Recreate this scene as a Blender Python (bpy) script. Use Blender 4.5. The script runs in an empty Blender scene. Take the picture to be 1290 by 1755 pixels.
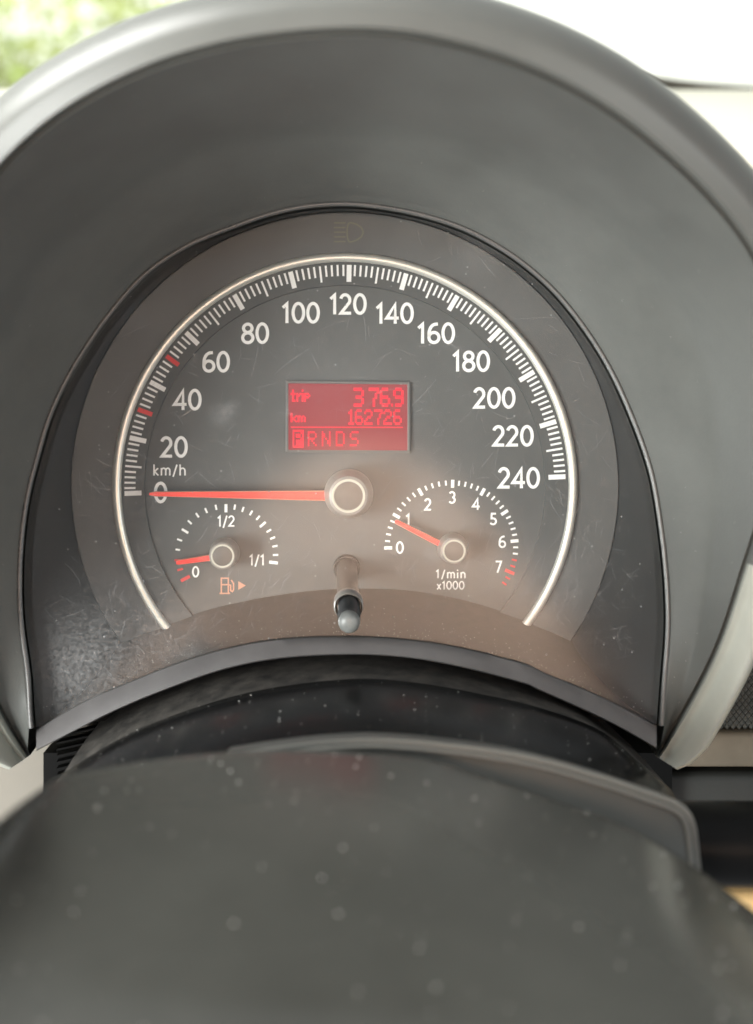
import bpy, bmesh, math, random
from mathutils import Vector, Matrix
random.seed(7)
sc = bpy.context.scene
col = sc.collection

# ------------------------------------------------------------------ frame of reference
# local frame: dial plane is y = 0, x right, z up along the dial, h = height above the dial (towards the driver)
S, D, VX, VY = 0.0002, 0.45, 625.0, 620.0
TILT = math.radians(15)
T = Matrix.Translation((0, 0, 1.0)) @ Matrix.Rotation(-TILT, 4, 'X')
def P(px, py, h=0.0):
    k = S * (D - h) / D
    return Vector(((px - VX) * k, -h, -(py - VY) * k))
def W(px, py, h=0.0):
    return T @ P(px, py, h)

# ------------------------------------------------------------------ camera
cam = bpy.data.cameras.new('camera')
camo = bpy.data.objects.new('camera', cam); col.objects.link(camo)
cam.lens = 36 * D / (1755 * S); cam.sensor_width = 36; cam.sensor_fit = 'AUTO'
cam.shift_x = (645 - VX) / 1755; cam.shift_y = -(877.5 - VY) / 1755
cam.clip_start = 0.01; cam.clip_end = 200
cam.dof.use_dof = True; cam.dof.focus_distance = 0.435; cam.dof.aperture_fstop = 7.0
camo.matrix_world = T @ Matrix.Translation((0, -D, 0)) @ Matrix.Rotation(math.radians(90), 4, 'X')
sc.camera = camo

# ------------------------------------------------------------------ light
world = bpy.data.worlds.new('World'); sc.world = world; world.use_nodes = True
bg = world.node_tree.nodes['Background']
bg.inputs[0].default_value = (0.93, 0.97, 1.0, 1); bg.inputs[1].default_value = 0.46
def area(name, loc, aim, sx, sy, power, colr):
    l = bpy.data.lights.new(name, 'AREA'); l.shape = 'RECTANGLE'; l.size = sx; l.size_y = sy
    l.energy = power; l.color = colr
    o = bpy.data.objects.new(name, l); col.objects.link(o)
    a, b = T @ Vector(loc), T @ Vector(aim)
    o.matrix_world = Matrix.Translation(a) @ (b - a).to_track_quat('-Z', 'Y').to_matrix().to_4x4()
    return o
area('open_door_light', (-0.88, -0.86, -0.15), (0.0, -0.02, 0.0), 0.45, 0.6, 24, (0.98, 1.0, 0.97))
area('right_fill_light', (0.92, -0.84, 0.02), (0.0, -0.02, 0.0), 0.45, 0.5, 3, (0.97, 1.0, 1.0))  # added weak fill from the right, evens out the hood walls
area('side_window_light', (-0.72, -0.22, 0.78), (-0.05, -0.15, 0.05), 0.7, 0.6, 27, (1.0, 1.0, 0.97))
spot = bpy.data.lights.new('reflector_spot', 'SPOT'); spot.energy = 740; spot.color = (1.0, 0.95, 0.86)  # added spot, brightens the tan shape that the lens mirrors
spot.spot_size = math.radians(31); spot.spot_blend = 0.35; spot.shadow_soft_size = 0.05
so_ = bpy.data.objects.new('reflector_spot', spot); col.objects.link(so_)
la, lb = T @ Vector((0.35, -0.40, 0.75)), T @ Vector((0.0, -0.83, -0.035))
so_.matrix_world = Matrix.Translation(la) @ (lb - la).to_track_quat('-Z', 'Y').to_matrix().to_4x4()
area('garden_light', (0.3, 2.2, 2.6), (-0.4, 6.0, 0.9), 4.0, 2.0, 220, (1.0, 1.0, 0.94))
sc.view_settings.view_transform = 'Standard'; sc.view_settings.look = 'None'
sc.view_settings.exposure = 0.2; sc.view_settings.gamma = 1.0
sc.view_settings.use_curve_mapping = False
sc.cycles.use_denoising = True
sc.cycles.transparent_max_bounces = 10
sc.cycles.max_bounces = 6; sc.cycles.diffuse_bounces = 3; sc.cycles.glossy_bounces = 3
sc.cycles.use_adaptive_sampling = True; sc.cycles.adaptive_threshold = 0.02
sc.cycles.caustics_reflective = False; sc.cycles.caustics_refractive = False

# ------------------------------------------------------------------ materials
def mat(name, c, rough=0.5, metal=0.0, var=0.0, vscale=60.0, bump=0.0, bscale=900.0, spec=0.5, c2=None, emit=None, es=0.0, coat=0.0):
    m = bpy.data.materials.new(name); m.use_nodes = True
    nt = m.node_tree; b = nt.nodes['Principled BSDF']
    b.inputs['Base Color'].default_value = (*c, 1); b.inputs['Roughness'].default_value = rough
    b.inputs['Metallic'].default_value = metal; b.inputs['Specular IOR Level'].default_value = spec
    b.inputs['Coat Weight'].default_value = coat
    tc = nt.nodes.new('ShaderNodeTexCoord')
    if var > 0 or c2:
        n = nt.nodes.new('ShaderNodeTexNoise'); n.inputs['Scale'].default_value = vscale
        n.inputs['Detail'].default_value = 5; n.inputs['Roughness'].default_value = 0.6
        nt.links.new(tc.outputs['Object'], n.inputs['Vector'])
        r = nt.nodes.new('ShaderNodeValToRGB')
        r.color_ramp.elements[0].position = 0.32; r.color_ramp.elements[1].position = 0.7
        d = c2 if c2 else tuple(min(1, v * (1 + var)) for v in c)
        e = c if c2 else tuple(v * (1 - var) for v in c)
        r.color_ramp.elements[0].color = (*e, 1); r.color_ramp.elements[1].color = (*d, 1)
        nt.links.new(n.outputs['Fac'], r.inputs['Fac']); nt.links.new(r.outputs['Color'], b.inputs['Base Color'])
        mr = nt.nodes.new('ShaderNodeMapRange')
        mr.inputs['To Min'].default_value = max(0.02, rough - 0.07); mr.inputs['To Max'].default_value = min(1, rough + 0.09)
        nt.links.new(n.outputs['Fac'], mr.inputs['Value']); nt.links.new(mr.outputs['Result'], b.inputs['Roughness'])
    if bump > 0:
        n2 = nt.nodes.new('ShaderNodeTexNoise'); n2.inputs['Scale'].default_value = bscale; n2.inputs['Detail'].default_value = 3
        nt.links.new(tc.outputs['Object'], n2.inputs['Vector'])
        bp = nt.nodes.new('ShaderNodeBump'); bp.inputs['Strength'].default_value = bump; bp.inputs['Distance'].default_value = 0.0004
        nt.links.new(n2.outputs['Fac'], bp.inputs['Height']); nt.links.new(bp.outputs['Normal'], b.inputs['Normal'])
    if emit:
        b.inputs['Emission Color'].default_value = (*emit, 1); b.inputs['Emission Strength'].default_value = es
    return m
def HL(y): return 0.0225 + 0.0155 * (y - 357) / 890      # height of the clear cover, leaning back at the top
M = {}
M['hood'] = mat('hood_plastic', (0.098, 0.102, 0.096), 0.50, spec=0.28, var=0.16, vscale=24, bump=0.16, bscale=1300)
M['rim'] = mat('rim_plastic', (0.120, 0.123, 0.114), 0.38, spec=0.36, var=0.06, vscale=30, bump=0.06, bscale=1500)
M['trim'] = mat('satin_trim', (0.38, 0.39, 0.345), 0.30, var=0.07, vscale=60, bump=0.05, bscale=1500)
M['bead'] = mat('seam_bead', (0.10, 0.10, 0.098), 0.28, var=0.1)
M['dial'] = mat('dial_black', (0.088, 0.091, 0.089), 0.62, var=0.12, vscale=50)
M['scale'] = mat('scale_black', (0.074, 0.077, 0.075), 0.62, var=0.1)
M['outer'] = mat('outer_ring_black', (0.098, 0.101, 0.099), 0.55, var=0.12, vscale=40)
M['wall'] = mat('bezel_black', (0.030, 0.030, 0.029), 0.5, var=0.15, vscale=40)
M['shelf'] = mat('shelf_black', (0.048, 0.040, 0.034), 0.62, var=0.25, vscale=300)
M['chrome'] = mat('satin_chrome', (0.80, 0.80, 0.74), 0.34, metal=0.55)
M['print'] = mat('white_print', (0.90, 0.91, 0.90), 0.6, var=0.04, vscale=400)
M['redprint'] = mat('red_print', (0.72, 0.05, 0.05), 0.6)
M['orange'] = mat('orange_print', (0.62, 0.30, 0.20), 0.6)
M['dimprint'] = mat('dim_print', (0.16, 0.15, 0.11), 0.6)
M['needle'] = mat('needle_red', (0.86, 0.022, 0.016), 0.28, coat=0.2)
M['needle_edge'] = mat('needle_edge', (0.70, 0.30, 0.22), 0.3)
M['hub'] = mat('hub_grey', (0.23, 0.222, 0.208), 0.34, var=0.1, vscale=300, bump=0.05)
M['hubface'] = mat('hub_face', (0.085, 0.08, 0.074), 0.36, var=0.15, vscale=300)
M['hubring'] = mat('hub_ring', (0.50, 0.50, 0.43), 0.4)
M['lcdframe'] = mat('display_frame', (0.12, 0.12, 0.118), 0.35)
M['lcd'] = mat('display_red', (0.03, 0.003, 0.006), 0.35, emit=(0.75, 0.0, 0.045), es=0.34)
M['lcdon'] = mat('display_lit', (0.08, 0.0, 0.01), 0.4, emit=(1.0, 0.0, 0.025), es=0.95)
M['lip'] = mat('lip_plastic', (0.125, 0.12, 0.12), 0.36, var=0.15, vscale=60, bump=0.05)
M['knob'] = mat('knob_black', (0.022, 0.023, 0.024), 0.35, var=0.2, vscale=200)
M['knobtip'] = mat('knob_worn_tip', (0.17, 0.18, 0.175), 0.38, var=0.2, vscale=300)
M['stem'] = mat('stem_grey', (0.10, 0.085, 0.075), 0.5)
M['collar'] = mat('collar_clear', (0.24, 0.225, 0.205), 0.3)
M['column'] = mat('column_black', (0.004, 0.0042, 0.0045), 0.24, spec=0.35, var=0.2, vscale=30)
M['skirt'] = mat('skirt_dusty', (0.020, 0.019, 0.018), 0.7, c2=(0.085, 0.077, 0.068), vscale=180, bump=0.4, bscale=700)
M['pad'] = mat('pad_plastic', (0.040, 0.0405, 0.036), 0.20, var=0.12, vscale=22, bump=0.05, bscale=1600, spec=0.5)
M['cover'] = mat('cover_plastic', (0.060, 0.062, 0.057), 0.42, var=0.1, vscale=40, bump=0.08, bscale=1600)
M['coverbead'] = mat('cover_edge', (0.13, 0.128, 0.115), 0.36)
M['stalk'] = mat('stalk_black', (0.003, 0.003, 0.003), 0.36, var=0.1, spec=0.14)
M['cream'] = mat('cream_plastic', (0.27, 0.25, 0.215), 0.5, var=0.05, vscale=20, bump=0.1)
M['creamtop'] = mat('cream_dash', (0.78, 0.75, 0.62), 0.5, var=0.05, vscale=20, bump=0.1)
M['darkdash'] = mat('dark_dash', (0.020, 0.021, 0.019), 0.5, var=0.1, bump=0.2)
M['grille'] = mat('grille_grey', (0.11, 0.11, 0.10), 0.5, var=0.1)
M['ledge'] = mat('ledge_brown', (0.13, 0.105, 0.075), 0.5, var=0.15, vscale=80)
M['tan'] = mat('tan_panel', (0.62, 0.42, 0.19), 0.6, var=0.08, vscale=200, bump=0.2)
M['reflector'] = mat('reflector_tan', (0.55, 0.385, 0.30), 0.7, var=0.1, vscale=20, bump=0.2, bscale=300)  # tan of the unseen shape added for the lens reflection
M['black'] = mat('black_plastic', (0.004, 0.004, 0.004), 0.6, spec=0.1)
M['dust'] = mat('dust', (0.85, 0.84, 0.80), 0.8, c2=(0.35, 0.34, 0.31), vscale=45)
M['white'] = mat('white_render', (0.88, 0.88, 0.85), 0.8, var=0.03, vscale=2)
M['leaf'] = mat('leaf', (0.24, 0.34, 0.07), 0.6, c2=(0.50, 0.52, 0.18), vscale=3)
M['bark'] = mat('bark', (0.20, 0.15, 0.10), 0.9, var=0.2, vscale=20)
M['ground'] = mat('gravel_ground', (0.55, 0.54, 0.50), 0.9, var=0.15, vscale=6)
M['wiper'] = mat('wiper_black', (0.10, 0.085, 0.07), 0.5)

def lens_material():
    m = bpy.data.materials.new('scratched_lens'); m.use_nodes = True
    nt = m.node_tree; nt.nodes.clear()
    N = nt.nodes.new; L = nt.links.new
    out = N('ShaderNodeOutputMaterial'); tc = N('ShaderNodeTexCoord')
    tr = N('ShaderNodeBsdfTransparent'); gl = N('ShaderNodeBsdfGlossy'); df = N('ShaderNodeBsdfDiffuse')
    tr.inputs[0].default_value = (0.97, 0.97, 0.96, 1)
    gl.inputs['Roughness'].default_value = 0.11; df.inputs[0].default_value = (0.80, 0.80, 0.80, 1)
    fr = N('ShaderNodeFresnel'); fr.inputs[0].default_value = 1.46
    n = N('ShaderNodeTexNoise'); n.inputs['Scale'].default_value = 9; n.inputs['Detail'].default_value = 7; n.inputs['Roughness'].default_value = 0.62
    L(tc.outputs['Object'], n.inputs['Vector'])
    rp = N('ShaderNodeMapRange'); rp.inputs['From Min'].default_value = 0.38; rp.inputs['From Max'].default_value = 0.72
    rp.inputs['To Min'].default_value = 0.005; rp.inputs['To Max'].default_value = 0.024
    L(n.outputs['Fac'], rp.inputs['Value'])
    def add(a, b):
        x = N('ShaderNodeMath'); x.operation = 'ADD'; L(a, x.inputs[0]); L(b, x.inputs[1]); return x.outputs[0]
    def mul(a, b):
        x = N('ShaderNodeMath'); x.operation = 'MULTIPLY'; L(a, x.inputs[0])
        if isinstance(b, float): x.inputs[1].default_value = b
        else: L(b, x.inputs[1])
        return x.outputs[0]
    fac = rp.outputs['Result']
    n3 = N('ShaderNodeTexNoise'); n3.inputs['Scale'].default_value = 900; n3.inputs['Detail'].default_value = 2; n3.inputs['Roughness'].default_value = 0.75
    L(tc.outputs['Object'], n3.inputs['Vector'])
    # wiped-in smudges: (px, py, radius px, amount)
    for (px, py, r, a) in ((120, 1160, 130, 0.15), (175, 1090, 160, 0.07), (378, 712, 30, 0.09), (396, 700, 22, 0.07), (950, 985, 100, 0.05),
                           (230, 545, 45, 0.05), (815, 440, 60, 0.06), (300, 1120, 120, 0.07), (740, 950, 26, 0.12), (560, 620, 160, 0.03)):
        c = P(px, py, HL(py))
        vm = N('ShaderNodeVectorMath'); vm.operation = 'DISTANCE'; vm.inputs[1].default_value = c
        L(tc.outputs['Object'], vm.inputs[0])
        mr = N('ShaderNodeMapRange'); mr.interpolation_type = 'SMOOTHSTEP'
        mr.inputs['From Min'].default_value = r * S; mr.inputs['From Max'].default_value = 0
        mr.inputs['To Min'].default_value = 0; mr.inputs['To Max'].default_value = a
        L(vm.outputs['Value'], mr.inputs['Value'])
        m3 = N('ShaderNodeMapRange'); m3.inputs['From Min'].default_value = 0.22; m3.inputs['From Max'].default_value = 0.70
        L(n3.outputs['Fac'], m3.inputs['Value'])
        fac = add(fac, mul(mr.outputs['Result'], m3.outputs['Result']))
    # dust specks
    v = N('ShaderNodeTexVoronoi'); v.inputs['Scale'].default_value = 330; v.inputs['Randomness'].default_value = 1
    L(tc.outputs['Object'], v.inputs['Vector'])
    lt = N('ShaderNodeMath'); lt.operation = 'LESS_THAN'; lt.inputs[1].default_value = 0.085; L(v.outputs['Distance'], lt.inputs[0])
    sp = N('ShaderNodeSeparateColor'); L(v.outputs['Color'], sp.inputs[0])
    g = N('ShaderNodeMath'); g.operation = 'GREATER_THAN'; g.inputs[1].default_value = 0.80; L(sp.outputs[0], g.inputs[0])
    fac = add(fac, mul(mul(lt.outputs[0], g.outputs[0]), 0.28))
    m1 = N('ShaderNodeMixShader'); L(fr.outputs[0], m1.inputs[0]); L(tr.outputs[0], m1.inputs[1]); L(gl.outputs[0], m1.inputs[2])
    m2 = N('ShaderNodeMixShader'); L(fac, m2.inputs[0]); L(m1.outputs[0], m2.inputs[1]); L(df.outputs[0], m2.inputs[2])
    L(m2.outputs[0], out.inputs[0])
    return m
M['lens'] = lens_material()
def pane_material(name, base, fac_rough):
    m = bpy.data.materials.new(name); m.use_nodes = True
    nt = m.node_tree; nt.nodes.clear(); N = nt.nodes.new; L = nt.links.new
    out = N('ShaderNodeOutputMaterial'); tr = N('ShaderNodeBsdfTransparent'); gl = N('ShaderNodeBsdfGlossy')
    tr.inputs[0].default_value = base; gl.inputs['Roughness'].default_value = fac_rough
    fr = N('ShaderNodeFresnel'); fr.inputs[0].default_value = 1.45
    mx = N('ShaderNodeMixShader'); L(fr.outputs[0], mx.inputs[0]); L(tr.outputs[0], mx.inputs[1]); L(gl.outputs[0], mx.inputs[2])
    L(mx.outputs[0], out.inputs[0]); return m
M['glass'] = pane_material('windshield_glass', (0.96, 0.99, 0.95, 1), 0.02)
def scratch_material():
    m = bpy.data.materials.new('scratch_lines'); m.use_nodes = True
    nt = m.node_tree; nt.nodes.clear(); N = nt.nodes.new; L = nt.links.new
    out = N('ShaderNodeOutputMaterial'); tr = N('ShaderNodeBsdfTransparent'); df = N('ShaderNodeBsdfDiffuse')
    df.inputs[0].default_value = (0.8, 0.8, 0.8, 1)
    mx = N('ShaderNodeMixShader'); mx.inputs[0].default_value = 0.21
    L(tr.outputs[0], mx.inputs[1]); L(df.outputs[0], mx.inputs[2]); L(mx.outputs[0], out.inputs[0]); return m
M['scratch'] = scratch_material()

# ------------------------------------------------------------------ object helpers
ROOTS = []
def mesh_obj(name, verts, faces, m, smooth=True):
    me = bpy.data.meshes.new(name); me.from_pydata([tuple(v) for v in verts], [], faces); me.update()
    if isinstance(m, (list, tuple)):
        for x in m: me.materials.append(M[x])
    else: me.materials.append(M[m])
    if smooth:
        for p in me.polygons: p.use_smooth = True
    o = bpy.data.objects.new(name, me); col.objects.link(o); return o
def thing(name, base, label, cat, group=None):
    o = bpy.data.objects.new(name, None); o.empty_display_size = 0.02; col.objects.link(o)
    o.location = base; o['label'] = label; o['category'] = cat
    if group: o['group'] = group
    ROOTS.append(o); return o
def part(o, root):                 # a mesh in local coordinates under its thing
    o.parent = root; o.location = Vector(o.location) - Vector(root.location); return o
def sub(o, prt):                   # a mesh in local coordinates under a part
    o.parent = prt; return o
def autosmooth(o, deg=35):
    o.data.set_sharp_from_angle(angle=math.radians(deg)); return o
def spline(pts, n):                # Catmull-Rom then n points at even arc length; pts are tuples of any size
    pts = [Vector(p) for p in pts]
    dense = []
    for i in range(len(pts) - 1):
        p0 = pts[max(i-1, 0)]; p1 = pts[i]; p2 = pts[i+1]; p3 = pts[min(i+2, len(pts)-1)]
        for k in range(12):
            t = k / 12
            dense.append(0.5 * ((2*p1) + (p2-p0)*t + (2*p0-5*p1+4*p2-p3)*t*t + (3*p1-p0-3*p2+p3)*t**3))
    dense.append(pts[-1])
    L = [0]
    for a, b in zip(dense, dense[1:]): L.append(L[-1] + (b-a).length)
    out = []; j = 0
    for i in range(n):
        s = L[-1] * i / (n-1)
        while j < len(L)-2 and L[j+1] < s: j += 1
        t = (s - L[j]) / max(1e-12, L[j+1]-L[j])
        out.append(dense[j].lerp(dense[j+1], min(1, t)))
    return out
def grid(name, rows, m, flip=False, smooth=True):
    n = len(rows[0]); v = [p for r in rows for p in r]; f = []
    for i in range(len(rows)-1):
        for j in range(n-1):
            q = (i*n+j, i*n+j+1, (i+1)*n+j+1, (i+1)*n+j)
            f.append(q[::-1] if flip else q)
    return mesh_obj(name, v, f, m, smooth)
def tube(name, path, r, m, seg=10, closed=False):
    rows = []; n = len(path)
    for i, p in enumerate(path):
        a = path[max(i-1, 0)]; b = path[min(i+1, n-1)]
        if closed: a = path[(i-1) % n]; b = path[(i+1) % n]
        t = (Vector(b)-Vector(a)).normalized()
        u = t.cross(Vector((0, 1, 0)))
        if u.length < 1e-4: u = t.cross(Vector((1, 0, 0)))
        u.normalize(); w = t.cross(u)
        rr = r[i] if isinstance(r, (list, tuple)) else r
        rows.append([Vector(p) + rr*(math.cos(2*math.pi*k/seg)*u + math.sin(2*math.pi*k/seg)*w) for k in range(seg+1)])
    if closed: rows.append(rows[0])
    o = grid(name, rows, m)
    if not closed:
        me = o.data; bm = bmesh.new(); bm.from_mesh(me); bmesh.ops.remove_doubles(bm, verts=bm.verts, dist=1e-7)
        bmesh.ops.holes_fill(bm, edges=bm.edges, sides=0); bmesh.ops.recalc_face_normals(bm, faces=bm.faces); bm.to_mesh(me); bm.free()
        autosmooth(o, 50)
    return o
def lathe(name, c, prof, m, axis=None, seg=64):      # prof: (radius m, height m) along axis (default towards the driver)
    ax = (axis or Vector((0, -1, 0))).normalized()
    u = ax.cross(Vector((0.31, 0.2, 0.9))).normalized(); w = ax.cross(u)
    rows = [[Vector(c) + ax*h + r*(math.cos(2*math.pi*k/seg)*u + math.sin(2*math.pi*k/seg)*w) for k in range(seg+1)] for r, h in prof]
    return autosmooth(grid(name, rows, m), 40)
def box(name, lo, hi, m):
    (a, b, c), (d, e, f) = lo, hi
    v = [(a,b,c),(d,b,c),(d,e,c),(a,e,c),(a,b,f),(d,b,f),(d,e,f),(a,e,f)]
    return mesh_obj(name, v, [(0,3,2,1),(4,5,6,7),(0,1,5,4),(1,2,6,5),(2,3,7,6),(3,0,4,7)], m, False)
def bevel(o, w, seg=3):
    bm = bmesh.new(); bm.from_mesh(o.data)
    bmesh.ops.bevel(bm, geom=bm.edges[:], offset=w, segments=seg, affect='EDGES', profile=0.5)
    bm.to_mesh(o.data); bm.free()
    for p in o.data.polygons: p.use_smooth = True
    return autosmooth(o, 40)

# ------------------------------------------------------------------ stroked lettering
def arc(cx, cy, rx, ry, a0, a1, n=14):
    return [(cx + rx*math.cos(math.radians(a0+(a1-a0)*i/n)), cy + ry*math.sin(math.radians(a0+(a1-a0)*i/n))) for i in range(n+1)]
G = {
 '0': (0.66, [arc(.33,.5,.255,.45,0,360,32)]),
 '1': (0.44, [[(.07,.74),(.27,.93),(.27,.0)]]),
 '2': (0.62, [arc(.29,.69,.22,.255,165,-32,16)+[(.09,.055),(.57,.055)]]),
 '3': (0.60, [arc(.27,.72,.21,.225,150,-80,14), arc(.26,.28,.24,.235,82,-150,16)]),
 '4': (0.66, [[(.47,.0),(.47,.93),(.06,.27),(.64,.27)]]),
 '5': (0.60, [[(.50,.94),(.15,.94),(.13,.54)]+arc(.26,.30,.25,.25,100,-150,16)]),
 '6': (0.64, [[(.52,.94),(.40,.93)]+arc(.42,.45,.33,.48,98,178,8)+arc(.33,.29,.24,.245,178,530,28)]),
 '7': (0.58, [[(.05,.94),(.52,.94),(.20,.0)]]),
 '8': (0.64, [arc(.32,.735,.205,.20,0,360,26), arc(.32,.275,.245,.235,0,360,28)]),
 '9': (0.64, [arc(.31,.70,.235,.24,0,360,26), [(.545,.70),(.52,.45),(.42,.18),(.20,.0)]]),
 '/': (0.46, [[(.40,.98),(.08,-.12)]]),
 'k': (0.52, [[(.11,.0),(.11,1.0)], [(.45,.66),(.15,.36),(.47,.0)]]),
 'm': (0.90, [[(.11,.0),(.11,.68)], [(.11,.42)]+arc(.29,.44,.18,.22,160,0,8)+[(.47,.0)], [(.47,.42)]+arc(.64,.44,.17,.22,160,0,8)+[(.81,.0)]]),
 'h': (0.60, [[(.11,.0),(.11,1.0)], [(.11,.42)]+arc(.31,.43,.20,.23,160,0,8)+[(.51,.0)]]),
 'i': (0.24, [[(.12,.0),(.12,.66)], [(.12,.84),(.12,.97)]]),
 'n': (0.60, [[(.11,.0),(.11,.68)], [(.11,.42)]+arc(.31,.43,.20,.23,160,0,8)+[(.51,.0)]]),
 'x': (0.52, [[(.06,.66),(.46,.0)], [(.46,.66),(.06,.0)]]),
}
def ribbon(pl, w, V, F, place, lift):
    pl = [Vector(p) for p in pl]; n = len(pl); closed = (pl[0]-pl[-1]).length < 1e-6
    b = len(V)
    for i in range(n):
        if closed: a, c = pl[(i-1) % (n-1)], pl[(i+1) % (n-1)]
        else: a, c = pl[max(i-1, 0)], pl[min(i+1, n-1)]
        d1 = (pl[i]-a); d2 = (c-pl[i])
        d1 = d1.normalized() if d1.length > 1e-9 else d2.normalized()
        d2 = d2.normalized() if d2.length > 1e-9 else d1
        t = (d1+d2); t = t.normalized() if t.length > 1e-6 else d1
        k = 1 / max(0.45, t.dot(d1)); nx = Vector((-t.y, t.x)) * (w/2*k)
        V.append(place(pl[i]+nx, lift)); V.append(place(pl[i]-nx, lift))
    for i in range(n-1): F.append((b+2*i, b+2*i+1, b+2*i+3, b+2*i+2))
def lettering(name, s, px, py, hpx, m, h, bold=0.135, gap=0.03, stretch=1.0):
    adv = sum(G[c][0]+gap for c in s)-gap
    x = -adv/2; V = []; F = []; k = 0
    for c in s:
        for st in G[c][1]:
            k += 1
            ribbon([(x+q[0], q[1]-.47) for q in st], bold, V, F,
                   lambda q, l: P(px + q.x*hpx*stretch, py - q.y*hpx, h + l), 0.00002*(k % 4))
        x += G[c][0]+gap
    return mesh_obj(name, V, F, m, False)
def strokes(name, lst, px, py, sc_, w, m, h):        # lst in px offsets (x right, y down)
    V = []; F = []
    for k, st in enumerate(lst):
        ribbon([(q[0]*sc_, -q[1]*sc_) for q in st], w, V, F, lambda q, l: P(px+q.x, py-q.y, h+l), 0.00002*(k % 3))
    return mesh_obj(name, V, F, m, False)
TICKS = {}
def tick(prt, px, py, ang, lpx, wpx, m, h):
    k = (round(lpx*2), round(wpx*4), m)
    if k not in TICKS:
        L, w, t = lpx*S/2, wpx*S/2, 0.00012
        v = [(-L,0,-w),(L,0,-w),(L,0,w),(-L,0,w),(-L,-t,-w),(L,-t,-w),(L,-t,w),(-L,-t,w)]
        me = bpy.data.meshes.new('tick'); me.from_pydata(v, [], [(4,5,6,7),(0,1,5,4),(1,2,6,5),(2,3,7,6),(3,0,4,7)]); me.materials.append(M[m]); TICKS[k] = me
    o = bpy.data.objects.new('tick', TICKS[k]); col.objects.link(o)
    o.location = P(px, py, h); o.rotation_euler = (0, -math.radians(ang), 0); o.parent = prt; return o

# ================================================================== outlines measured on the cluster (px on the photo, h in m)
LENS_UP = [(62,1247),(59,1215),(57,1164),(50,1113),(43,1061),(41,985),(46,908),(56,844),(73,780),(89,724),(115,665),(143,616),(179,562),(217,514),
  (256,473),(294,446),(340,420),(400,397),(446,380),(493,367),(545,359),(598,357),(648,362),(710,373),(772,391),(812,408),(860,435),(898,462),(944,503),(980,546),
  (1016,597),(1049,656),(1077,720),(1098,776),(1111,820),(1121,877),(1131,953),(1136,1017),(1137,1081),(1131,1158),(1125,1243)]
LIP_TOP = [(62,1249),(133,1208),(194,1180),(300,1138),(393,1110),(486,1095),(598,1091),(695,1096),(788,1110),(900,1138),(932,1153),(1023,1191),(1125,1243)]
LIP_BOT = [(62,1287),(99,1268),(200,1217),(300,1176),(393,1145),(486,1128),(598,1122),(695,1127),(788,1143),(900,1172),(920,1181),(1039,1235),(1125,1283)]
RIM_IN = [(46,1298),(0,1231),(-50,1110),(-78,1000),(-98,900),(-112,800),(-120,700),(-118,600),(-104,500),(-78,400),(-42,330),(0,277),(46,232),(105,186),(163,152),
  (232,119),(300,92),(400,68),(500,53),(600,47),(700,52),(800,74),(880,98),(940,122),(1013,160),(1076,201),(1135,250),(1211,320),(1290,415),(1322,480),(1342,560),(1346,650),
  (1340,750),(1325,840),(1305,900),(1285,955),(1269,1005),(1249,1076),(1226,1133),(1198,1184),(1167,1240),(1129,1299)]
CX, CY = 591.0, 832.0
N = 181
lens2 = spline(LENS_UP, N); rim2 = spline(RIM_IN, N)
for _ in range(14): rim2 = [rim2[0]] + [(rim2[i-1]+2*rim2[i]+rim2[i+1])/4 for i in range(1, N-1)] + [rim2[-1]]
for _ in range(4): lens2 = [lens2[0]] + [(lens2[i-1]+2*lens2[i]+lens2[i+1])/4 for i in range(1, N-1)] + [lens2[-1]]
def rim_h(y): return 0.040 + max(0, (1300 - y)) / 1252 * 0.110

# ================================================================== instrument cluster
cl = thing('instrument_cluster', P(595, 1290, 0.0), 'round speedometer cluster with small fuel and rev gauges behind a scratched clear cover', 'instrument cluster')
def disc(name, cx, cy, r, h, m, seg=128):
    c = P(cx, cy, h); return mesh_obj(name, [c+Vector((r*S*math.cos(2*math.pi*k/seg), 0, r*S*math.sin(2*math.pi*k/seg))) for k in range(seg)], [tuple(range(seg))[::-1]], m, False)
def ringpart(name, r, m):   # r: list of (radius px, h m)
    rows = [[P(CX, CY, 0)+Vector((a*S*math.cos(t), -h, a*S*math.sin(t))) for t in [2*math.pi*k/160 for k in range(161)]] for a, h in r]
    return autosmooth(grid(name, rows, m), 30)
dial = part(disc('dial_face', CX, CY, 347, 0.0, 'dial'), cl)
scale = part(ringpart('speed_scale', [(342, 0.0), (343, 0.0011), (386, 0.0011), (388, 0.0)], 'scale'), cl)
outer = part(ringpart('outer_ring', [(388, 0.0), (392, 0.0020), (466, 0.0020), (469, 0.0012), (470, 0.0)], 'outer'), cl)
# chrome ring, open towards the shelf
a0, a1 = math.radians(-39), math.radians(219)
path = [P(CX, CY, 0.0022)+Vector((389*S*math.cos(a0+(a1-a0)*k/140), 0, 389*S*math.sin(a0+(a1-a0)*k/140))) for k in range(141)]
part(tube('chrome_ring', path, 0.00155, 'chrome', 12), cl)
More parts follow.
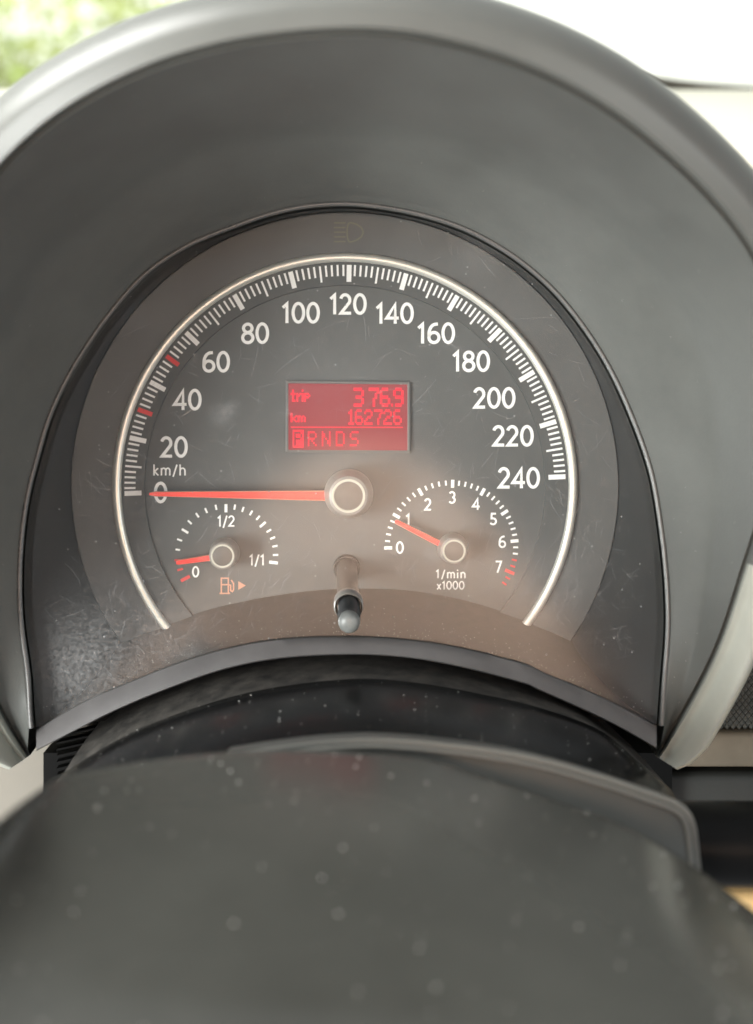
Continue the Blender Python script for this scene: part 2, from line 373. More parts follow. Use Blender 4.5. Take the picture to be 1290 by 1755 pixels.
# bezel wall and shelf
wa = [math.radians(236 - (236+56)*k/(N-1)) for k in range(N)]
w0 = [P(CX, CY, 0.0014)+Vector((468*S*math.cos(t), 0, 468*S*math.sin(t))) for t in wa]
w1 = [P(q.x, q.y, HL(q.y)-0.001) for q in lens2]
part(grid('bezel_wall', [[a.lerp(b, t) for a, b in zip(w0, w1)] for t in (0, .2, .4, .6, .8, 1)], 'wall'), cl)
sh0 = spline([(60,1225),(150,1130),(225,1090),(283,1070),(350,1047),(430,1028),(520,1014),(600,1009),(700,1012),(800,1030),(905,1064),(985,1098),(1060,1150),(1120,1215)], 121)
lt2 = spline(LIP_TOP, 121); lb2 = spline(LIP_BOT, 121)
srows = [[P(a.x, a.y, 0.0).lerp(P(b.x, b.y, HL(b.y)+.0003), t) + Vector((0, 0, -0.001*math.sin(math.pi*t))) for a, b in zip(sh0, lt2)] for t in (0, .25, .5, .75, 1)]
part(grid('shelf', srows, 'shelf'), cl)
# front lip under the lens, returned backwards underneath
def lrow(l, dy, h): return [P(q.x, q.y+dy, h-.0305+HL(q.y)) for q in l]
lip = part(autosmooth(grid('front_lip', [lrow(lt2, 0, 0.0305), lrow(lt2, 1.5, 0.0335), [P((a.x+b.x)/2, (a.y+b.y)/2, HL(a.y)+.0057) for a, b in zip(lt2, lb2)],
      lrow(lb2, -2, 0.0375), lrow(lb2, 0, 0.0368), [p + Vector((0, 0.010, 0.0002)) for p in lrow(lb2, 0, 0.0368)], [p + Vector((0, 0.065, 0.004)) for p in lrow(lb2, 0, 0.0368)]], 'lip'), 45), cl)
# lower housing with ribs seen in the gap
lowh = part(box('lower_housing', P(74, 1395, -0.004), P(1108, 1235, -0.045), 'black'), cl)
for k in range(9):
    a = P(100, 1262+k*11, -0.0035)
    rb = mesh_obj('rib', [a, a+Vector((.018,0,.004)), a+Vector((.018,0,.0052)), a+Vector((0,0,.0012)), a+Vector((0,-.003,.0003)), a+Vector((.018,-.003,.0043)), a+Vector((.018,-.003,.0049)), a+Vector((0,-.003,.0009))],
        [(4,5,6,7),(0,1,5,4),(1,2,6,5),(2,3,7,6),(3,0,4,7)], 'black', False); sub(rb, lowh)

# --- speed scale
keys = [(0,182.1),(60,136.1),(120,88.9),(180,45.1),(240,2.3)]
def speed_angle(v):
    s = 0
    for i, (vi, ai) in enumerate(keys):
        t = ai
        for j, (vj, aj) in enumerate(keys):
            if i != j: t *= (v-vj)/(vi-vj)
        s += t
    return s
for v in range(0, 241, 2):
    a = speed_angle(v); ca, sa = math.cos(math.radians(a)), math.sin(math.radians(a))
    if v % 20 == 0: r1, w, m = 349, 8.2, 'print'
    elif v in (30, 50): r1, w, m = 352, 7.6, 'redprint'
    elif v % 10 == 0: r1, w, m = 350, 3.4, 'print'
    else: r1, w, m = 359, 3.4, 'print'
    rm = (378+r1)/2
    tick(scale, CX+rm*ca, CY-rm*sa, a, 378-r1, w, m, 0.0012)
NUM = [('0',275,845),('20',298,767),('40',321,686),('60',370,621),('80',437,572),('100',515,537),('120',596,522),('140',676,538),('160',747,572),('180',807,620),('200',847,683),('220',879,748),('240',889,820)]
for s, x, y in NUM: sub(lettering('numeral', s, x, y, 35.5, 'print', 0.0001, bold=0.15, gap=0.05), dial)
sub(lettering('unit_text', 'km/h', 290, 806, 19, 'print', 0.0001, bold=0.13, gap=0.10, stretch=1.08), dial)
# --- fuel gauge print
FX, FY = 387, 954
for (x, y, l, w, m) in [(304.5,942,8,3.2,'print'),(307.6,925.4,9,3.2,'print'),(316.8,910,13,4,'print'),(325,895,9,3.2,'print'),(338,883,9,3.2,'print'),(353,875,9,3.2,'print'),(370,869.5,9,3.2,'print'),
    (387,871,14,5,'print'),(402,869,9,3.2,'print'),(416,873,9,3.2,'print'),(430,879,9,3.2,'print'),(442,887.5,9,3.2,'print'),(450,899,13,4,'print'),(460.5,909.7,9,3.2,'print'),(467,922,9,3.2,'print'),
    (471,936,9,3.2,'print'),(472,951,9,3.2,'print'),(468.4,964,15,5,'print'),(304,960,10,3.4,'redprint'),(308.5,976,10,3.6,'redprint'),(317.5,991.5,17,5.5,'redprint')]:
    tick(dial, x, y, math.degrees(math.atan2(FY-y, x-FX)), l, w, m, 0.0001)
sub(lettering('numeral', '0', 335, 980.5, 18.5, 'print', 0.0001, bold=0.16), dial)
sub(lettering('numeral', '1/2', 387, 893.5, 19, 'print', 0.0001, bold=0.14, gap=0.05), dial)
sub(lettering('numeral', '1/1', 440, 960, 19, 'print', 0.0001, bold=0.14, gap=0.05), dial)
sub(strokes('fuel_pump_symbol', [[(-9,14),(-9,-12),(3,-12),(3,14)],[(-12,14),(6,14)],[(-9,-1),(3,-1)],[(3,-1),(7,0),(7,9),(10,11),(12,8),(12,-3),(8,-9)]], 388, 1003, 1.0, 2.4, 'orange', 0.0001), dial)
sub(mesh_obj('arrow_symbol', [P(408,996,.0001), P(408,1011,.0001), P(421,1003.5,.0001)], [(0,1,2)], 'orange', False), dial)
# --- rev counter print
TX, TY = 773.5, 937.5
tp = {0:(663,939),1:(679,884),2:(720,843),3:(775.5,828),4:(828,841),5:(866.6,877),6:(883,927),7:(873,980)}
ta = {k: math.degrees(math.atan2(TY-y, x-TX)) % 360 for k, (x, y) in tp.items()}
if ta[7] > 180: ta[7] -= 360
if ta[0] > 200: ta[0] -= 360
def tang(v):
    i = min(6, int(v)); return ta[i] + (ta[i+1]-ta[i])*(v-i)
for k in range(0, 38):
    v = k*0.2; major = abs(v-round(v)) < 1e-6
    if v > 7.45: break
    a = tang(v); red = v > 6.45
    r = 110 if not major else 108.5; l = 8.5 if not major else 13.5
    if major and red: l = 17
    tick(dial, TX+r*math.cos(math.radians(a)), TY-r*math.sin(math.radians(a)), a, l, 5.4 if major else 3.0, 'redprint' if red else 'print', 0.0001)
for s, x, y in [('0',685,939),('1',699,891),('2',733,865),('3',775,853),('4',815.5,864),('5',845.5,890),('6',860.5,929),('7',854,972)]:
    sub(lettering('numeral', s, x, y, 20.5, 'print', 0.0001, bold=0.15), dial)
sub(lettering('unit_text', '1/min', 772, 984, 15, 'print', 0.0001, bold=0.15, gap=0.14, stretch=1.08), dial)
sub(lettering('unit_text', 'x1000', 772, 1003.5, 14.5, 'print', 0.0001, bold=0.15, gap=0.07, stretch=1.02), dial)
# --- high beam symbol
sub(strokes('high_beam_symbol', [[(-25,-16+k*8),(-5,-16+k*8)] for k in range(5)] + [[(0,-15),(4,-16.5),(14,-13.5),(22,-8),(25.5,0),(22,8),(14,13.5),(4,17),(0,15.5),(-2,8),(-2.5,0),(-2,-8),(0,-15)]], 597, 398, 1.0, 2.6, 'dimprint', 0.0021), outer)
# --- red display
x0, x1, y0, y1 = 493, 699, 656, 771
disp = part(mesh_obj('display', [P(x0,y1,.0002), P(x1,y1+1,.0002), P(x1,y0+2,.0002), P(x0,y0,.0002)], [(0,1,2,3)], 'lcd', False), cl)
def frame(name, o, i, h0, h1, m):
    v = [P(*q, h0) for q in o] + [P(*q, h1) for q in o] + [P(*q, h1) for q in i] + [P(*q, h0) for q in i]; f = []
    for k in range(4):
        j = (k+1) % 4
        for r in range(3): f.append((r*4+k, r*4+j, (r+1)*4+j, (r+1)*4+k))
    return bevel(mesh_obj(name, v, f, m, False), 0.00025, 2)
sub(frame('display_frame', [(489,776),(703,777),(703,654),(489,652)], [(494,771),(698,772),(698,659),(494,657)], 0.0, 0.0011, 'lcdframe'), disp)
PIX = {'3':'11110 00001 00001 01110 00001 00001 11110','7':'11111 00001 00010 00010 00100 00100 00100','6':'01110 10000 10000 11110 10001 10001 01110','9':'01110 10001 10001 01111 00001 00001 01110',
 '.':'0 0 0 0 0 0 1','1':'010 110 010 010 010 010 111','2':'01110 10001 00001 00110 01000 10000 11111','R':'11110 10001 10001 11110 10100 10010 10001','N':'10001 11001 11001 10101 10011 10011 10001',
 'D':'11110 10001 10001 10001 10001 10001 11110','S':'01111 10000 10000 01110 00001 00001 11110','P':'11110 10001 10001 11110 10000 10000 10000',
 't':'010 010 111 010 010 010 011','r':'000 000 101 110 100 100 100','i':'1 0 1 1 1 1 1','p':'0000 0000 1110 1001 1110 1000 1000','k':'1000 1000 1001 1010 1100 1010 1001','m':'00000 00000 11010 10101 10101 10101 10101'}
def lcd_char(c, px, py, pw, ph, invert=False, fat=1.12, name='display_character'):
    rows = PIX[c].split(); nc = len(rows[0]); V = []; F = []
    cells = [(i, j) for j, r in enumerate(rows) for i, b in enumerate(r) if b == '1']
    if invert: cells = [(i, j) for j in range(-1, 8) for i in range(-1, nc+1) if (i, j) not in cells]
    for i, j in cells:
        ax, ay = px+(i+.5)*pw, py+(j+.5)*ph; hx, hy = pw*fat/2, ph*fat/2
        l = 0.00035 + 0.00001*((i+j*2) % 5); b = len(V)
        V += [P(ax-hx,ay+hy,l), P(ax+hx,ay+hy,l), P(ax+hx,ay-hy,l), P(ax-hx,ay-hy,l)]; F.append((b,b+1,b+2,b+3))
    sub(mesh_obj(name, V, F, 'lcdon', False), disp)
for c, x in (('3',606),('7',632),('6',651)): lcd_char(c, x, 665, 3.4, 4.5, fat=1.3)
lcd_char('.', 670, 665, 3.2, 4.5); lcd_char('9', 674, 665, 3.4, 4.5, fat=1.3)
for c, x in (('1',597),('6',608),('2',624),('7',641),('2',657),('6',674)): lcd_char(c, x, 702, 2.8 if c != '1' else 3.0, 3.7, fat=1.22)
for c, x in (('t',498),('r',508),('i',517),('p',521)): lcd_char(c, x, 668, 2.6, 2.9, fat=1.3)
for c, x in (('k',498),('m',510)): lcd_char(c, x, 708, 2.7, 2.2, fat=1.3)
lcd_char('P', 504, 740, 2.7, 3.4, invert=True, fat=1.06)
for c, x in (('R',527),('N',551),('D',575),('S',599)): lcd_char(c, x, 739, 3.1, 3.7, fat=0.92)
sub(mesh_obj('display_line', [P(498,733,.0003), P(690,733.5,.0003), P(690,731.5,.0003), P(498,731,.0003)], [(0,1,2,3)], 'lcdon', False), disp)

# --- needles
def needle(name, hub, tip, hub_r, ring_r, w0, w1, hh, hubh, label):
    hubh += .003
    H, Tp = P(*hub, hh), P(*tip, hh); d = (Tp-H).normalized(); nrm = Vector((0,-1,0)); s = d.cross(nrm)
    a, b = w0*S/2, w1*S/2; t = 0.0011
    V = []; F = []; mi = []
    secs = [(0.0, a), (0.97, b), (1.0, b*0.55)]
    for f, w in secs:
        c = H.lerp(Tp, f)
        V += [c+s*w-nrm*t, c+s*w, c+s*w*.80+nrm*.0004, c-s*w*.80+nrm*.0004, c-s*w, c-s*w-nrm*t]
    for i in range(len(secs)-1):
        for k in range(5):
            F.append((i*6+k, i*6+k+1, (i+1)*6+k+1, (i+1)*6+k)); mi.append(0 if k == 2 else 1)
    F.append(tuple(12+k for k in range(6))); mi.append(0)
    o = mesh_obj(name, V, F, ['needle', 'needle_edge'], False)
    for p, k in zip(o.data.polygons, mi): p.material_index = k
    bm = bmesh.new(); bm.from_mesh(o.data); bmesh.ops.recalc_face_normals(bm, faces=bm.faces); bm.to_mesh(o.data); bm.free()
    part(o, cl); o['label'] = label
    c = P(*hub, hubh); r = hub_r*S*(D-hubh)/D; q = ring_r*S*(D-hubh)/D
    sub(lathe('hub_cap', c, [(r*.93, -hubh+.0006), (r, -.0075), (r*.985, -.0062), (r*.94, -.0050), (q*1.22, -.0004), (q*1.1, 0.0), (q*.84, 0.0), (q*.80, -.0002), (q*.5, .0001), (0.00001, .0002)], 'hub'), o)
    sub(lathe('hub_face', c, [(q*.88, -.0001), (q*.86, .00012), (q*.5, .0003), (0.00001, .0004)], 'hubface'), o)
    sub(lathe('hub_ring', c, [(q*1.06, -.0002), (q*1.04, .00022), (q*.92, .00022), (q*.90, -.0002)], 'hubring'), o)
needle('speedometer_needle', (597,850), (256,846.5), 43, 27.5, 19, 8.5, 0.0065, 0.0115, 'long red needle resting on zero')
needle('fuel_needle', (381,953), (302,964.5), 26.5, 19, 12, 8.5, 0.0040, 0.0075, 'short red needle near empty')
needle('rev_needle', (778,944.5), (677,893), 26.5, 18.5, 12, 8, 0.0040, 0.0075, 'short red needle just below one')

# --- trip reset knob through the lens
kb = [P(594, 973, 0.0), P(597, 1037, HL(1037)+.0005), P(598, 1056, 0.0415), P(598, 1071, 0.0475)]
ax = (kb[1]-kb[0]).normalized()
knob = part(tube('reset_knob', [kb[1]-ax*0.002, kb[1]+ax*.004, kb[2], kb[2].lerp(kb[3], .45)], 19*S*.92, 'knob', 24), cl)
sub(tube('stem', [kb[0]-ax*.001, kb[0], kb[1]-ax*.001], 18.5*S*.96, 'stem', 24), knob)
sub(lathe('stem_guide', kb[0]+ax*0.0002, [(23*S, -.003), (22.5*S, .0012), (20*S, .0012), (19.5*S, -.003)], 'wall', axis=ax), knob)
sub(lathe('collar', kb[1], [(25*S*.93, -.003), (25*S*.93, .0012), (23.5*S*.93, .0018), (20.8*S*.93, .0012), (20.6*S*.93, -.003)], 'collar', axis=ax), knob)
tipr = 18.5*S*.9
sub(lathe('knob_tip', kb[2].lerp(kb[3], .40), [(tipr*.97, 0), (tipr*1.02, .0012), (tipr, .0024)] + [(tipr*math.cos(t*math.pi/12), .0024+tipr*.62*math.sin(t*math.pi/12)) for t in (1,2,3,4,5)] + [(0.00001, .0024+tipr*.62)], 'knobtip', axis=ax), knob)

# --- clear lens cover over everything
poly = [P(q.x, q.y, HL(q.y)) for q in lens2] + [P(q.x, q.y, HL(q.y)) for q in reversed(lt2[1:-1])]
bm = bmesh.new(); vs = [bm.verts.new(p) for p in poly]; f = bm.faces.new(vs)
bmesh.ops.triangulate(bm, faces=[f]); me = bpy.data.meshes.new('lens'); bm.to_mesh(me); bm.free(); me.materials.append(M['lens'])
lens = bpy.data.objects.new('lens', me); col.objects.link(lens); part(lens, cl); lens['label'] = 'scratched dusty clear plastic cover'
# hairline scratches
V = []; F = []
def inlens(x, y):
    if y > 1085 and y > 1091 + (x-598)**2*0.00066 - 8: return False
    return (x-590)**2/520**2 + (y-900)**2/530**2 < 1 if y < 900 else 70 < x < 1115
def scratch(x, y, ang, L, bend, w):
    pts = []
    for k in range(7):
        t = k/6; a = ang + bend*t
        pts.append((x, y)); x += L/6*math.cos(a); y += L/6*math.sin(a)
    if not all(inlens(*p) for p in pts): return
    ribbon([(p[0], -p[1]) for p in pts], w, V, F, lambda q, l: P(q.x, -q.y, l+HL(-q.y)), 0.0004+random.random()*.0003)
for (cx, cy, sx, sy, n, lmax, a_) in [(170,1120,80,65,130,26,None),(280,1130,60,30,60,22,None),(960,985,50,60,110,26,1.9),(330,820,180,140,60,34,None),(620,600,220,110,40,60,-0.6),(600,900,330,120,150,24,None),(840,640,150,140,40,50,.7),(1040,1050,50,80,80,20,None),(430,1000,140,50,110,24,2.3),(600,700,300,250,320,22,None),(900,900,120,150,140,22,None)]:
    for k in range(n):
        a = (a_ + random.gauss(0, .35)) if a_ is not None else random.uniform(0, 6.28)
        scratch(random.gauss(cx, sx), random.gauss(cy, sy), a, random.uniform(5, lmax*1.5), random.gauss(0, .22), random.uniform(.22, .5))
so = mesh_obj('scratches', V, F, 'scratch', False); so['kind'] = 'stuff'; sub(so, lens)
# dust along the lower edge of the lens
def specks(name, pts, m='dust'):
    V = []; F = []
    for p, r in pts:
        b = len(V); q = [random.uniform(.6, 1.3) for _ in range(6)]
        V += [p+Vector((r*q[0],0,0)), p+Vector((-r*q[1],0,0)), p+Vector((0,r*q[2],0)), p+Vector((0,-r*q[3],0)), p+Vector((0,0,r*.5*q[4])), p+Vector((0,0,-r*.5*q[5]))]
        F += [(b,b+2,b+4),(b+2,b+1,b+4),(b+1,b+3,b+4),(b+3,b,b+4),(b+2,b,b+5),(b+1,b+2,b+5),(b+3,b+1,b+5),(b,b+3,b+5)]
    o = mesh_obj(name, V, F, m, False); o['kind'] = 'stuff'; return o
pts = []
for k in range(420):
    q = lt2[random.randrange(2, 119)]; up = abs(random.gauss(0, 22))+1
    pts.append((P(q.x+random.uniform(-4,4), q.y-up, HL(q.y-up)+.0003), random.uniform(.00006, .00017)))
sub(specks('dust', pts), lens)

# ================================================================== hood round the cluster
hood = thing('instrument_hood', P(595, 1300, 0.0), 'dark grey arched plastic hood with thick rounded rim around the cluster', 'hood')
# 2D outward normals of rim outline
rn = []
for i in range(N):
    a = rim2[max(i-1, 0)]; b = rim2[min(i+1, N-1)]; t = (b-a).normalized(); rn.append(Vector((t.y, -t.x)))
ln = []
for i in range(N):
    a = lens2[max(i-1, 0)]; b = lens2[min(i+1, N-1)]; t = (b-a).normalized(); ln.append(Vector((t.y, -t.x)))
def endfade(i):   # narrow towards the two lower tips
    f = min(i, N-1-i)/(N-1); return min(1, f/0.06)
def lens_row(off, h): return [P(q.x+n.x*off, q.y+n.y*off, h-.030+(HL(q.y) if h > .02 else .03)) for q, n in zip(lens2, ln)]
def rim_row(t, dh):
    r = []
    for i, (q, n) in enumerate(zip(rim2, rn)):
        top = max(0, min(1, (1300-q.y)/1250)); w = (60+26*top)*(.62+.38*math.sqrt(min(1, min(i, N-1-i)/3)))
        u = max(0, min(1, (t-.2)/.85)); f = max(0, min(1, (top-.12)/.45))
        face = (1-f)*.009*u + f*(-.016)*(1-math.sqrt(1-u*u))      # leans inwards low down, rolls outwards over the top
        if 0 <= t < .35: dh = dh*(1-.6*f)
        r.append(P(q.x+n.x*w*t, q.y+n.y*w*t, rim_h(q.y)+dh+face))
    return r
A = lens_row(13, 0.037); B = rim_row(-0.16, -0.004)
rows = [lens_row(-3, -0.010), lens_row(1, 0.026), lens_row(7, 0.0335), lens_row(10, 0.0365), A]
for k in range(1, 24):
    s = k/24; f = -0.035*math.log(math.exp(-1.75*s/.035) + math.exp(-(.42+.58*s)/.035))
    row = []
    for a, b in zip(A, B):
        p = a.lerp(b, s); q = a.lerp(b, min(1, f)); row.append(Vector((q.x, p.y, q.z)))
    rows.append(row)
rows.append(B)
shell = part(grid('hood_shell', rows, 'hood'), hood)
hood_rows = rows
rr = [rim_row(-.16, -.004), rim_row(-.09, -.0052), rim_row(-.03, -.0030), rim_row(.03, -.0004), rim_row(.10, .0006), rim_row(.17, .0002), rim_row(.23, -.0010), rim_row(.30, -.0006),
      rim_row(.40, .0004), rim_row(.50, .0006), rim_row(.60, .0006), rim_row(.70, .0006), rim_row(.80, .0004), rim_row(.88, .0), rim_row(.95, -.0012), rim_row(1.0, -.004), rim_row(1.02, -.020)]
back = [p + Vector((0, -p.y+0.10, 0)) for p in rim_row(1.02, -.020)]
rr.append([a.lerp(b, .5) for a, b in zip(rr[-1], back)]); rr.append(back)
rim = grid('hood_rim', rr, 'rim')
bm = bmesh.new(); bm.from_mesh(rim.data)
n = len(rr[0]); bm.verts.ensure_lookup_table()
for end in (0, n-1):
    vs = [bm.verts[i*n+end] for i in range(len(rr))]
    try: bm.faces.new(vs)
    except Exception: pass
bmesh.ops.recalc_face_normals(bm, faces=bm.faces); bm.to_mesh(rim.data); bm.free()
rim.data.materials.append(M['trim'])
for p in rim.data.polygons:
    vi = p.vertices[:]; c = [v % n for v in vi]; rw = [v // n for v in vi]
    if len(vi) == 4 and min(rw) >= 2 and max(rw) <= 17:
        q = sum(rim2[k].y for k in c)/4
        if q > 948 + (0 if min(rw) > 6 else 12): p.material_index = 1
autosmooth(rim, 60); part(rim, hood)
part(tube('seam_bead', lens_row(8.5, 0.0365), 0.00075, 'bead', 10), hood)

pts = []
for k in range(260):
    i = random.randrange(5, len(hood_rows)-1); j = random.randrange(4, N-4); p = hood_rows[i][j]
    c = Vector((-.006, p.y, -.03)); pts.append((p + (c-p).normalized()*.0001 + Vector((random.uniform(-1,1)*.0008, 0, 0)), random.choice((.00005,.00006,.00008,.0001,.00014))))
sub(specks('dust', pts), shell)

# ================================================================== steering column
colm = thing('steering_column', P(600, 1480, 0.06), 'glossy black speckled column cover arching below the cluster', 'steering column')
r0 = spline([(185,1222),(260,1180),(380,1138),(500,1118),(600,1112),(700,1116),(820,1138),(930,1176),(1020,1222)], 61)
r1 = spline([(107,1328),(200,1271),(300,1227),(440,1186),(602,1166),(719,1173),(835,1194),(920,1214),(1023,1251),(1085,1300),(1150,1355)], 61)
r2 = spline([(60,1420),(180,1350),(330,1318),(470,1300),(620,1296),(760,1305),(900,1335),(1040,1385),(1190,1470)], 61)
R0 = [P(q.x, q.y, .012) for q in r0]; R1 = [P(q.x, q.y, .050) for q in r1]; R2 = [P(q.x, q.y, .098) for q in r2]
part(grid('skirt', [[a.lerp(b, t)+Vector((0,0,.0012*math.sin(math.pi*t))) for a, b in zip(R0, R1)] for t in (0,.25,.5,.75,1)], 'skirt'), colm)
sh = part(grid('shroud', [[p+Vector((0,.0004,-.003)) for p in R1]] + [[a.lerp(b, t)+Vector((0,0,.0004+.0022*math.sin(math.pi*t))) for a, b in zip(R1, R2)] for t in (0,.12,.3,.5,.7,.88,1)] + [[p+Vector((0,-.002,-.012)) for p in R2]], 'column'), colm)
pts = []
for k in range(190):
    i = random.randrange(3, 58); t = random.random()**.8
    pts.append((R1[i].lerp(R2[i], t)+Vector((0,0,.0007+.0022*math.sin(math.pi*t))), random.choice((.00008,.0001,.00013,.00016,.00028))))
sub(specks('dust', pts), sh)

# ================================================================== steering wheel hub
wheel = thing('steering_wheel', P(645, 1900, 0.18), 'blurred dark grey steering wheel hub pad filling the foreground', 'steering wheel')
sil = [(-160,1560,.215),(-60,1455,.205),(0,1405,.195),(31,1380,.185),(67,1354,.172),(107,1330,.160),(140,1322,.154),(200,1312,.147),(300,1297,.140),(420,1287,.135),(520,1285,.132),(645,1290,.130),(740,1302,.130),(810,1325,.131),(895,1352,.133),
       (980,1382,.136),(1070,1415,.140),(1190,1485,.150),(1290,1560,.160),(1400,1650,.172),(1520,1760,.185)]
sl = spline(sil, 91)
A = [P(q.x, q.y, q.z) for q in sl]
Bf = [P(-450+2000*k/90, 1880, .240) for k in range(91)]
rows = [[p+Vector((0, .006, -.028)) for p in A], [p+Vector((0, .005, -.010)) for p in A], [p+Vector((0, .0028, -.0022)) for p in A]]
for t in (0, .03, .08, .15, .25, .37, .5, .65, .8, 1): rows.append([a.lerp(b, t)+Vector((0,0,.004*math.sin(math.pi*t))) for a, b in zip(A, Bf)])
rows.append([p+Vector((0,-.006,-.008)) for p in Bf]); rows.append([p+Vector((0,-.004,-.03)) for p in Bf])
pad = part(grid('hub_pad', rows, 'pad'), wheel)
pts = []
for k in range(260):
    i = random.randrange(8, 84); t = random.random()**1.5*.95+.01
    pts.append((A[i].lerp(Bf[i], t)+Vector((0,0,.0003+.004*math.sin(math.pi*t))), random.choice((.00007,.00009,.00011,.00013,.00016,.00022,.00030))))
sub(specks('dust', pts), pad)
top = spline([(380,1297),(430,1289),(480,1282),(540,1275),(600,1271),(645,1270),(745,1277),(895,1298),(1020,1331),(1110,1361),(1150,1375),(1174,1390),(1187,1415),(1192,1450),(1197,1500)], 80)
bot = spline([(400,1330),(560,1335),(700,1345),(805,1365),(895,1395),(980,1425),(1070,1460),(1120,1490),(1150,1510),(1180,1530)], 80)
H = .119
Tt = [P(q.x, q.y, H) for q in top]; Bt = [P(q.x, q.y, H+.002) for q in bot]
cov = part(grid('rear_cover', [[p+Vector((0,.022,-.004)) for p in Tt], Tt] + [[a.lerp(b, t) for a, b in zip(Tt, Bt)] for t in (.3,.6,1)], 'cover'), wheel)
autosmooth(cov, 40)
sub(tube('edge_bead', [p+Vector((0,.0006,.0)) for p in Tt], [.0002+.00065*min(1, k/45) for k in range(80)], 'coverbead', 10), cov)
tn = []
for i in range(80):
    a = top[max(i-1,0)]; b = top[min(i+1,79)]; t = (b-a).normalized(); tn.append(Vector((-t.y, t.x)))
sub(tube('edge_bead', [P(q.x+n_.x*10, q.y+n_.y*10, H+.0008) for q, n_ in zip(top, tn)], .00055, 'coverbead', 8), cov)

# ================================================================== control stalk
st = thing('control_stalk', P(1195, 1448, .085), 'black control stalk sticking out to the right of the steering column', 'stalk')
s0, s1 = P(1120, 1446, .080), P(1700, 1450, .085)
part(tube('stalk_arm', [s0.lerp(s1, t) for t in (0,.2,.4,.6,.8,1)], [71*S*.82]*6, 'stalk', 40), st)
part(tube('stalk_tip', [s1, s1+Vector((.006,0,0)), s1+Vector((.012,0,0))], [71*S*.84, 72*S*.84, 60*S*.84], 'stalk', 40), st)

# ================================================================== dashboard round it
dash = thing('dashboard', P(645, 1700, -0.02), 'two tone dashboard with cream top and dark front panels behind the hood', 'dashboard')
# cream top, rising gently to the windshield (built in local frame from the horizontal)
def dtop(xw, y, c):      # c is the height along true vertical at local depth y
    return Vector((xw, y, (c + y*math.sin(TILT))/math.cos(TILT)))
rows = []
for y, c in ((.095,.030),(.10,.0565),(.20,.0625),(.30,.067),(.36,.069),(.40,.060)):
    rows.append([dtop(-0.9+1.9*k/24, y, c) for k in range(25)])
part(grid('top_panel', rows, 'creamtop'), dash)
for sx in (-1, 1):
    part(bevel(box('side_light_blocker', (min(sx*.16, sx*.9), -.035, -.10), (max(sx*.16, sx*.9), .094, .002), 'creamtop'), .006), dash)  # out-of-view dash boxes, added to keep overhead light off the left panel
part(bevel(box('front_panel', P(1060, 1440, -.010), P(2100, 1256, -.060), 'darkdash'), .003), dash)
part(bevel(box('ledge', P(1140, 1256, -.004), P(2100, 1240, -.060), 'ledge'), .002), dash)
# woven grille: small raised diamonds
V = []; F = []
g0 = P(1215, 1245, -.008); g1 = P(1420, 900, -.008); b = 0
nx = int((g1.x-g0.x)/.0021); nz = int((g1.z-g0.z)/.0013)
for j in range(nz):
    for i in range(nx):
        c = g0 + Vector((i*.0021+(j % 2)*.00105, 0, j*.0013)); b = len(V)
        V += [c+Vector((-.00095,0,0)), c+Vector((0,0,-.00115)), c+Vector((.00095,0,0)), c+Vector((0,0,.00115)), c+Vector((0,-.0009,.0001))]
        F += [(b,b+1,b+4),(b+1,b+2,b+4),(b+2,b+3,b+4),(b+3,b,b+4)]
gr = mesh_obj('weave', V, F, 'grille', False); gr['kind'] = 'stuff'
gp = part(box('grille_panel', P(1205, 1240, -.0085), P(2100, 700, -.060), 'black'), dash); sub(gr, gp)
part(bevel(box('lower_panel', P(1000, 2300, -.025), P(2100, 1440, -.080), 'tan'), .004), dash)
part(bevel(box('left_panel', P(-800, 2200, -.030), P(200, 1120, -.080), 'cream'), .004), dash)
part(box('core', P(-600, 1900, -.050), P(1900, 700, -.085), 'black'), dash)

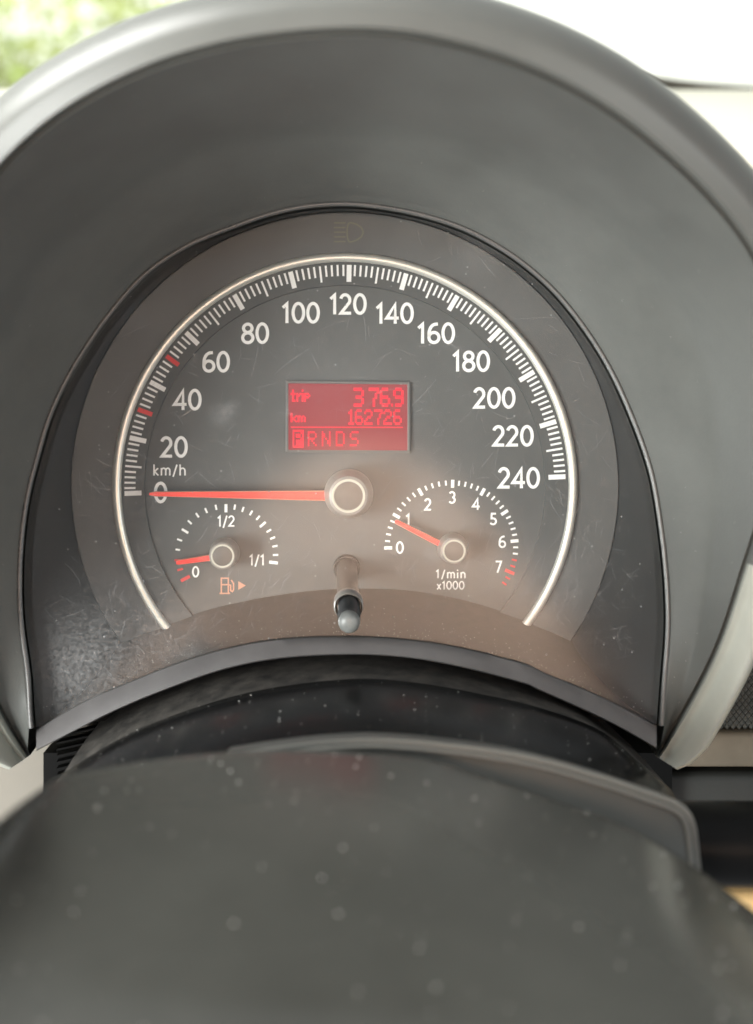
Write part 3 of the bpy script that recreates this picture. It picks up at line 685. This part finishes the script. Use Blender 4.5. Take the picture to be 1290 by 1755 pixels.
# ================================================================== added tan shape, mirrored in the lens as its warm patch
reflector = thing('reflector', Vector((0, -1.2, -.75)), 'added tan shape behind the camera, there only to give the cover its warm reflection', 'reflector')
sy = -.85
out = spline([(-.26,-.26),(-.255,-.19),(-.23,-.14),(-.15,-.03),(-.085,.045),(-.03,.07),(.02,.07),(.075,.045),(.14,-.03),(.22,-.14),(.245,-.19),(.25,-.26)], 61)
rows = []
for t, dy in ((1.0,-.10),(1.0,-.02),(.97,.005),(.88,.02),(.6,.035),(.3,.045),(.01,.05)):
    rows.append([Vector((q.x*t, sy+dy, -.16+(q.y+.16)*t)) for q in out])
part(grid('reflector_body', rows, 'reflector'), reflector)

# ================================================================== windshield, wiper and what lies outside
b0 = dtop(-1.0, .39, .062); b1 = dtop(1.0, .39, .062); t0 = dtop(-.8, .02, .52); t1 = dtop(.8, .02, .52)
ws = mesh_obj('windshield', [b0, b1, t1, t0], [(0,1,2,3)], 'glass', False); ROOTS.append(ws)
ws['label'] = 'clear windshield pane rising from the cream dashboard'; ws['category'] = 'windshield'
wp = tube('wiper_arm', [P(px, py, -.43) for px, py in ((1050,128),(1160,148),(1200,152),(1290,157),(1500,166))], [.0035,.0045,.0042,.0035,.003], 'wiper', 10); ROOTS.append(wp)
wp['label'] = 'thin dark wiper arm along the base of the windshield'; wp['category'] = 'wiper'
for o in ROOTS: o.matrix_world = T @ o.matrix_basis
# outside, in true world coordinates
g = box('ground', (-40, 1.4, -.12), (40, 60, 0), 'ground'); g['kind'] = 'structure'
wl = box('garden_wall', (-9, 6.2, 0), (9, 6.5, 3.2), 'white'); wl['label'] = 'bright white rendered wall outside beyond the windshield'; wl['category'] = 'wall'
sb = bpy.data.objects.new('shrub', None); col.objects.link(sb); sb.location = (-1.28, 5.0, 0)
sb['label'] = 'loose light green shrub outside at the upper left'; sb['category'] = 'shrub'
V = []; F = []
clumps = [Vector((random.gauss(0,.42), random.gauss(0,.3), random.uniform(.55,1.2))) for _ in range(44)]
for k in range(950):
    c = random.choice(clumps) + Vector((random.gauss(0,.085), random.gauss(0,.085), random.gauss(0,.085)))
    u = Vector((random.gauss(0,1), random.gauss(0,1), random.gauss(0,1))).normalized(); w = u.orthogonal().normalized()
    L = random.uniform(.03, .055); b = len(V)
    V += [c-u*L, c+w*L*.42, c+u*L, c-w*L*.42]; F.append((b,b+1,b+2,b+3))
fo = mesh_obj('foliage', V, F, 'leaf', False); fo.parent = sb
for k in range(7):
    q = clumps[k*4]; s_ = tube('stem', [Vector((q.x*.1,q.y*.1,0)), Vector((q.x*.5,q.y*.5,q.z*.55)), q], [.012,.009,.004], 'bark', 6); s_.parent = sb
